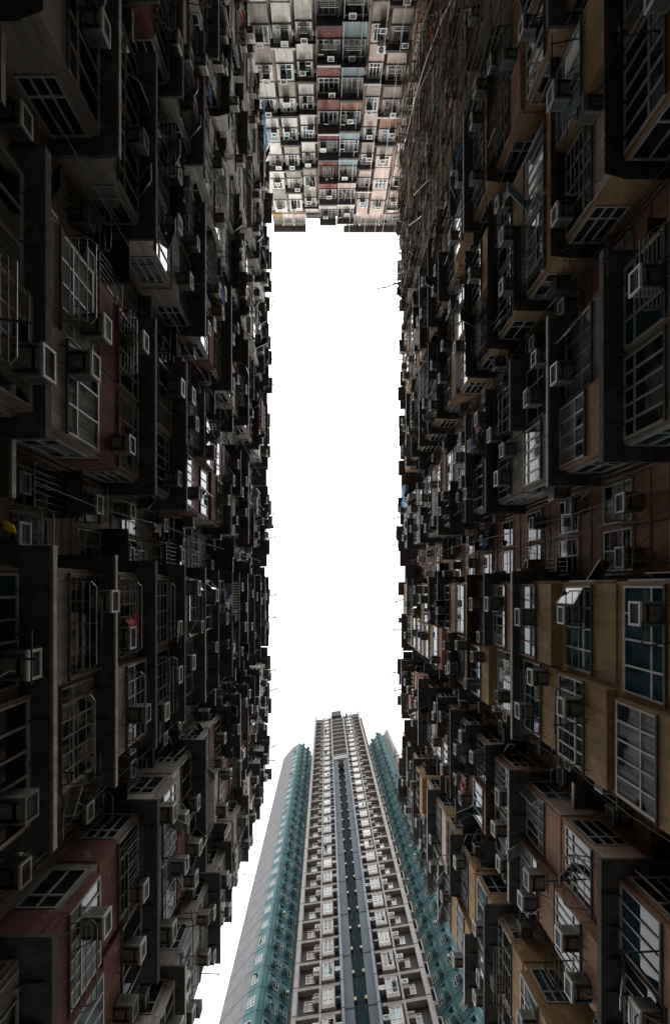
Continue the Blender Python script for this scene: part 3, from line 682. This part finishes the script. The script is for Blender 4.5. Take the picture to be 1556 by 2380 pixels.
    for G, ts in ((GL, (.45, 1.4, 2.9)), (GR, (1.05, 2.2)), (GI, (1.6,))):
        for t in ts:
            b = MB(); b.tube(G.P(t, .12, -1.6), G.P(t, .12, TH - .6), .06, 'tteal', 6)
            for k in range(8, nfl): b.tube(G.P(t, .12, k * f), G.P(t, .12, k * f + .15), .09, 'tteal', 6)
            b.build('drain_pipe', root)
    B.flush({'floor_beam': 100})
tower()

# ------------------------------------------------------------------ bamboo scaffold on the right block's far corner
def scaffold():
    root = empty('bamboo_scaffold', (7.3, -36, -1.6))
    tag(root, 'tall bamboo scaffold lashed over the far corner of the right block, beside the end wall', 'scaffold')
    rng = random.Random(9); L0, L1 = -46.2, -22.8
    n = 0; extra = MB(); cnt = 0; t = L0
    def top(t):
        return 46.6 + rng.uniform(-2.5, 1.9) - (rng.uniform(0, 14) if t > -27 else 0)
    while t < L1:
        for X, m in ((7.0, 'bamboo'), (7.42, 'bamboo2')):
            tt = t + rng.uniform(-.1, .1); x = X + rng.uniform(-.04, .04); H = top(t); b = MB(); z = 8.0; p = Vector((x, tt, z))
            low = 12
            z = low
            p = (x, tt, z)
            while z < H:
                z2 = min(H, z + rng.uniform(5, 6.6)); q = (x + rng.uniform(-.05, .05), tt + rng.uniform(-.1, .1), z2)
                b.tube(p, q, rng.uniform(.018, .026), m if rng.random() < .7 else ('bamboo2' if m == 'bamboo' else 'bamboo'), 5, .017); p = q; z = z2
            if cnt < 96: b.build('bamboo_pole', root)
            else: extra.add(b)
            cnt += 1
        t += rng.uniform(.5, .72)
    L = []
    z = 14.0
    while z < 46.5:
        for X, m in ((6.94, 'bamboo'), (7.46, 'bamboo2')):
            z1 = z + rng.uniform(-.12, .12); t = L0
            lim = L1 - rng.uniform(0, 3.5)
            while t < lim:
                t2 = min(lim + rng.uniform(-.4, 1.2), t + rng.uniform(4.5, 6.8)); b = MB()
                b.tube((X + rng.uniform(-.03, .03), t - .3, z1 + rng.uniform(-.08, .08)), (X + rng.uniform(-.05, .05), t2, z1 + rng.uniform(-.1, .1)), .022, 'bamboo' if rng.random() < .35 else 'bamboo2', 5, .018)
                L.append((z1, b)); t = t2
        z += rng.uniform(.95, 1.3)
    for i in range(20):      # putlogs and braces
        t = rng.uniform(L0, L1 - 1); z = rng.uniform(14, 42); b = MB()
        if i % 2: b.tube((6.8, t, z), (9.0, t + rng.uniform(-.2, .2), z + rng.uniform(-.1, .1)), .03, 'bamboo', 5)
        else: b.tube((6.88, t, z), (6.88, t + rng.choice([-1, 1]) * 3.4, z + 5.2), .032, 'bamboo', 5)
        L.append((z, b))
    for i in range(26):
        t = rng.uniform(L0 + 5, L1 + .5); z = rng.uniform(40, 46); b = MB()
        b.tube((7.3, t, z), (rng.uniform(6.25, 6.75), t + rng.uniform(-.25, .25), z + rng.uniform(-.2, .3)), .04, 'bamboo2', 5); L.append((z - 40, b))
    L.sort(key=lambda x: x[0])
    for z, b in L[:100]: b.build('bamboo_ledger', root)
    big = MB()
    for z, b in L[100:]: big.add(b)
    tag(big.build('bamboo_ledger', root), kind='stuff')
    if extra.v: tag(extra.build('bamboo_pole', root), kind='stuff')
scaffold()
b = MB(); b.path([(7.0, -29.6, 44.6), (5.9, -29.0, 44.3), (4.9, -28.6, 43.9)], .075, 'c_dark', 5); b.path([(6.2, -29.7, 44.3), (6.9, -29.5, 44.6)], .05, 'c_dark', 5)
tag(b.build('bamboo_pole'), 'lone bamboo pole sticking out from the scaffold over the open sky', 'pole')

# cables hanging down the far block
for i, (px, ph) in enumerate(((1.45, 'beside the red bays'), (2.95, 'in front of the pale blue bays'), (4.95, 'over the inner pink column'), (6.35, 'over the outer pink column'), (7.35, 'nearest the scaffold'))):
    b = MB(); X = px; pts = []
    for k in range(12): z = 59.4 - k * 5; pts.append((X + .03 * math.sin(k * 1.7 + i), -45.4 + (.5 if i > 1 else 0) * (-1), z))
    b.path(pts, .018, 'wire', 5)
    tag(b.build('cable'), 'thin pale cable hanging down the far block ' + ph, 'cable', 'pale cables on the far block')
b = MB(); b.path([(7.3, -41.5, 44), (6.95, -38.5, 38), (6.8, -37.2, 34.5), (6.9, -36.0, 31.0), (7.05, -34.2, 27.3), (6.9, -30, 22.2)], .035, 'wire', 6)
tag(b.build('rope'), 'long pale rope slung down across the bamboo scaffold', 'rope')

# ------------------------------------------------------------------ washing, odd things
GARM = []
def garment(F, t, p, h, kind, mname, label, w=.5, ln=.75, rng=random):
    b = MB(); rows = 7; P = F.P; ph = rng.uniform(0, 6)
    def sheet(outline):
        for (ua, ub, v) in outline: pass
    pts = []
    if kind == 'shirt': prof = [(0, .16), (.06, .5), (.26, .52), (.3, .27), (.6, .27), (1, .29)]
    elif kind == 'trousers': prof = [(0, .24), (.3, .25), (.35, .24), (.7, .21), (1, .2)]
    else: prof = [(0, .5), (.3, .5), (.6, .49), (1, .5)]
    cols_ = 6; th = .018
    grid = []
    for v, hw in prof:
        row = []
        for i in range(cols_ + 1):
            u = -hw + 2 * hw * i / cols_
            d = .045 * math.sin(u * 17 + ph) * (v + .25) + .03 * math.sin(v * 6 + ph)
            row.append((t + u * w * 1.3, p + d, h - v * ln))
        grid.append(row)
    for r0, r1 in zip(grid, grid[1:]):
        for i in range(cols_):
            if kind == 'trousers' and i in (2, 3) and r0 is not grid[0] and (i == 2) : pass
            a, c, d, e = r0[i], r0[i + 1], r1[i + 1], r1[i]
            b.hexa([P(*x) for x in (a, c, d, e)] + [P(x[0], x[1] + th, x[2]) for x in (a, c, d, e)], mname)
    b.tube(P(t - .2, p, h + .02), P(t + .2, p, h + .02), .012, 'steel', 4)
    o = b.build(kind if kind in ('shirt', 'trousers') else 'towel', None, F.P(t, p, h))
    tag(o, label, 'clothing' if kind != 'towel' else 'towel', 'washing hung out to dry')
rng = random.Random(31)
seen = {}
cand = [w_ for w_ in WASH if inview(w_[0].P(w_[1], w_[3] + .3, w_[4]), 0)]
cand = [c for c in cand if c[4] > 17 and c[0].P(c[1], 0, 0)[1] < 14]; cand.sort(key=lambda c: c[4])
cn = {'c_red': 'red', 'c_white': 'white', 'c_blue': 'blue', 'c_pink': 'pink', 'c_dark': 'black'}
for ri, (F, t0, t1, p, h, place) in enumerate(cand[2:70:2]):
    t = t0 + .2
    for j in range(rng.choice([2, 3, 4])):
        if t > t1: break
        kd = rng.choice(['shirt', 'shirt', 'trousers', 'towel']); mn = rng.choice(['c_white', 'c_white', 'c_white', 'c_red' if h > 26 else 'c_blue', 'c_blue', 'c_pink', 'c_dark', 'c_dark'])
        lab = f"{cn[mn]} {kd} hung at {place}"
        k = seen.get(lab, 0); seen[lab] = k + 1
        if k:  continue
        garment(F, t, p + .3 + .1 * j, h + .1, kd, mn, lab, .45, .7, rng); t += .38
garment(Fr(-7.5, 0, 0, 1, 1, 0), 1.2, 1.75, 13.9, 'shirt', 'c_red', 'dark red shirt hung from a pole outside the near left windows', .6, .8, rng)
# folded yellow umbrella on a rail at the left edge
b = MB(); A = Vector((-6.3, -1.22, 8.95)); Bv = Vector((-5.95, -1.0, 8.75))
b.tube(A, A.lerp(Bv, .45), .05, 'c_yel', 8, .085); b.tube(A.lerp(Bv, .45), Bv, .085, 'c_yel', 8, .015); b.tube(A - (Bv - A) * .4, A, .012, 'steel', 5)
tag(b.build('umbrella'), 'folded bright yellow umbrella on a rail at the left edge', 'umbrella')
# tarpaulin
def tarp(F, t0, t1, h0, h1, p, label):
    b = MB(); nx, nz = 8, 6; rg = random.Random(4)
    G = [[F.P(t0 + (t1 - t0) * i / nx, p + rg.uniform(0, .22), h0 + (h1 - h0) * j / nz + rg.uniform(-.07, .07)) for i in range(nx + 1)] for j in range(nz + 1)]
    for j in range(nz):
        for i in range(nx):
            q = [G[j][i], G[j][i + 1], G[j + 1][i + 1], G[j + 1][i]]; nn = F.n
            b.hexa(q + [(x + nn[0] * .02, y + nn[1] * .02, z) for x, y, z in q], 'tarp')
    tag(b.build('tarpaulin', None, F.P(t0, p, h0)), label, 'tarpaulin')
tarp(FL, -44.3, -42.9, 41.5, 45.0, 1.6, 'crumpled blue tarpaulin hung on the left block near the far corner')
tarp(FR_, -9.6, -7.0, 43.4, 45.0, 1.6, 'blue tarpaulin tied on the right block near the roof')

# rooftop aerials
def aerial(x, y, z, s, label):
    b = MB(); b.tube((x, y, z), (x, y, z + 2.2 * s), .03, 'steel', 5)
    for i in range(6):
        hh = z + (1.2 + .16 * i) * s; w2 = (.5 - .05 * i) * s; b.tube((x - w2, y + .15, hh), (x + w2, y + .15, hh), .012, 'steel', 4)
    b.tube((x, y + .15, z + 1.1 * s), (x, y + .15, z + 2.1 * s), .015, 'steel', 4)
    tag(b.build('roof_aerial', None, (x, y, z)), label, 'aerial', 'aerials on the roofs')
aerial(-1.9, -47.0, 58.7, 1, 'thin aerial on the far roof, left of the red bays'); aerial(1.0, -46.3, 59.0, 1, 'thin aerial on the far roof, above the red bays')

ra = random.Random(77)
for side, F, ws, rf in (('left', FL, wingsL, roofL), ('right', FR_, wingsR, roofR)):
    for wi, (a, b) in enumerate(ws[:7]):
        for j in range(2):
            t = a + (b - a) * (.3 + .45 * j) + ra.uniform(-.4, .4); mb = MB(); L_ = ra.uniform(.9, 1.25); p0 = 1.35
            mb.tube(F.P(t, p0, rf + .1), F.P(t + ra.uniform(-.5, .5), p0 + L_, rf + ra.uniform(.1, .9)), .05, 'timber', 5)
            q = F.P(t, p0 + L_ * .75, rf + .35); mb.tube(F.P(t - .35, p0 + L_ * .8, rf + .35), F.P(t + .4, p0 + L_ * .78, rf + .42), .042, 'timber', 4)
            mb.tube(F.P(t, p0, rf + .1), F.P(t, p0 + L_ * .78, rf + .4), .015, 'timber', 4)
            tag(mb.build('washing_pole', None, F.P(t, p0, rf)), f"dark washing pole jutting from the {side} roof edge {NUM[wi + 1]} wing from tower, {'nearer' if (j == 1) else 'farther'} pole", 'pole', 'washing poles on the roof edges')
# loose cables strung down the fronts
for i in range(14):
    side = i % 2; F = (FL, FR_)[side]; gp = (gapsL, gapsR)[side]; gi = (i // 2) % len(gp); a, b = gp[gi]; n_ = i // 2 // len(gp)
    t = a + (b - a) * (.35 + .4 * n_) + ra.uniform(-.1, .1); pts = []; z = 44.0
    off = 1.2 + ra.uniform(-.5, .25)
    while z > 9: pts.append(F.P(t + ra.uniform(-.12, .12), off + ra.uniform(-.12, .12), z)); z -= ra.uniform(2.2, 3.4)
    mb = MB(); mb.path(pts, .012, 'mesh' if i % 3 else 'pipe', 4)
    tag(mb.build('cable'), f"thin loose cable, {'right' if side else 'left'} block, {NUM[gi + 1]} recess from tower, {'tower' if n_ else 'far'} side", 'cable', 'loose cables on the side blocks')

# outdoor condensers with a round fan
def condenser(F, t, p, h, label):
    o = F.P(t, p, h); root = empty('condenser_unit', o); tag(root, label, 'air conditioner', 'outdoor condensers with a round fan')
    c = MB(); c.box(F, t - .42, t + .42, p, p + .32, h, h + .58, 'white'); c.build('casing', root, o)
    g_ = MB(); prev = None; cx, ch = t - .08, h + .29
    for r, m in ((.24, 'case'), (.17, 'mesh'), (.1, 'case')):
        pts = [F.P(cx + r * math.cos(2 * math.pi * j / 16), p + .335, ch + r * math.sin(2 * math.pi * j / 16)) for j in range(17)]
        g_.path(pts, .012, m, 4)
    k = len(g_.v); g_.quad([F.P(cx + .23 * math.cos(2 * math.pi * j / 16), p + .326, ch + .23 * math.sin(2 * math.pi * j / 16)) for j in range(16)], 'mesh'); g_.build('fan_grille', root, o)
    q = MB()
    for s_ in (-.34, .3): q.box(F, t + s_, t + s_ + .04, p - .1, p + .34, h - .05, h - .003, 'timber')
    q.build('bracket', root, o)
condenser(FL, 17.9, 1.65, 24.5, 'white condenser with round fan on the left block, beside the open end')
condenser(FL, 16.3, 1.6, 18.2, 'lower white condenser with round fan on the left block wing nearest the tower')
condenser(FR_, 18.0, 1.6, 21.0, 'white condenser with round fan on the right block wing nearest the tower')
condenser(FF, 4.9, .9, 39.5, 'white condenser with round fan on the inner pink column of the far block')

# ------------------------------------------------------------------ air conditioners: 300 that show largest, the rest as one
SN = ['white-rimmed air conditioner', 'teal-fronted air conditioner', 'grey-rimmed air conditioner', 'dull brown air conditioner', 'white-slatted air conditioner']
AC_LIST.sort(key=lambda a: -a[0])
used = {}
rest = MB()
for i, (sz, F, t, p, h, st, where) in enumerate(AC_LIST):
    rz = math.atan2(-F.n[0], F.n[1]); c = F.P(t, p, h)
    if i < 300:
        r_ = empty('air_conditioner', c, rz)
        for me, nm in ((ACP[st][0], 'casing'), (ACP[st][1], 'front_grille'), (ACP[st][2], 'bracket')):
            o = bpy.data.objects.new(nm, me); col.objects.link(o); o.parent = r_
        lab = f"{SN[st]}, {where}"; used[lab] = used.get(lab, 0) + 1
        if used[lab] > 1: print('DUPLABEL', lab)
        tag(r_, lab, 'air conditioner', 'air conditioners hung on the facades')
        if i % 4 == 1 and not where.startswith('tower'):
            hb = MB(); hr = random.Random(i); x0 = hr.choice([-.2, .2]); dx = hr.uniform(-.8, .8); dz = hr.uniform(-.9, -.3); pts = []
            for j in range(9):
                u = j / 8; pts.append((x0 + dx * u + .1 * math.sin(u * 5), .3 * (1 - u) ** 2 + .03 + .15 * math.sin(u * 3.1), .1 + dz * u - .12 * math.sin(u * 3.1)))
            hb.path(pts, .014, hr.choice(['wire', 'pipe', 'case']), 5); ho = bpy.data.objects.new('drain_hose', hb.mesh('drain_hose')); col.objects.link(ho); ho.parent = r_
    else:
        cs, sn = math.cos(rz), math.sin(rz)
        for part in ACP[st][3:]:
            q = MB(); q.mats = list(part.mats); q.f = part.f; q.m = part.m
            q.v = [(c[0] + x * cs - y * sn, c[1] + x * sn + y * cs, c[2] + z) for x, y, z in part.v]; rest.add(q)
if rest.v: tag(rest.build('air_conditioner'), 'small distant air conditioners scattered high on all the facades', 'air conditioner', kind='stuff')
print('ACs', len(AC_LIST), 'objects', len(bpy.data.objects))
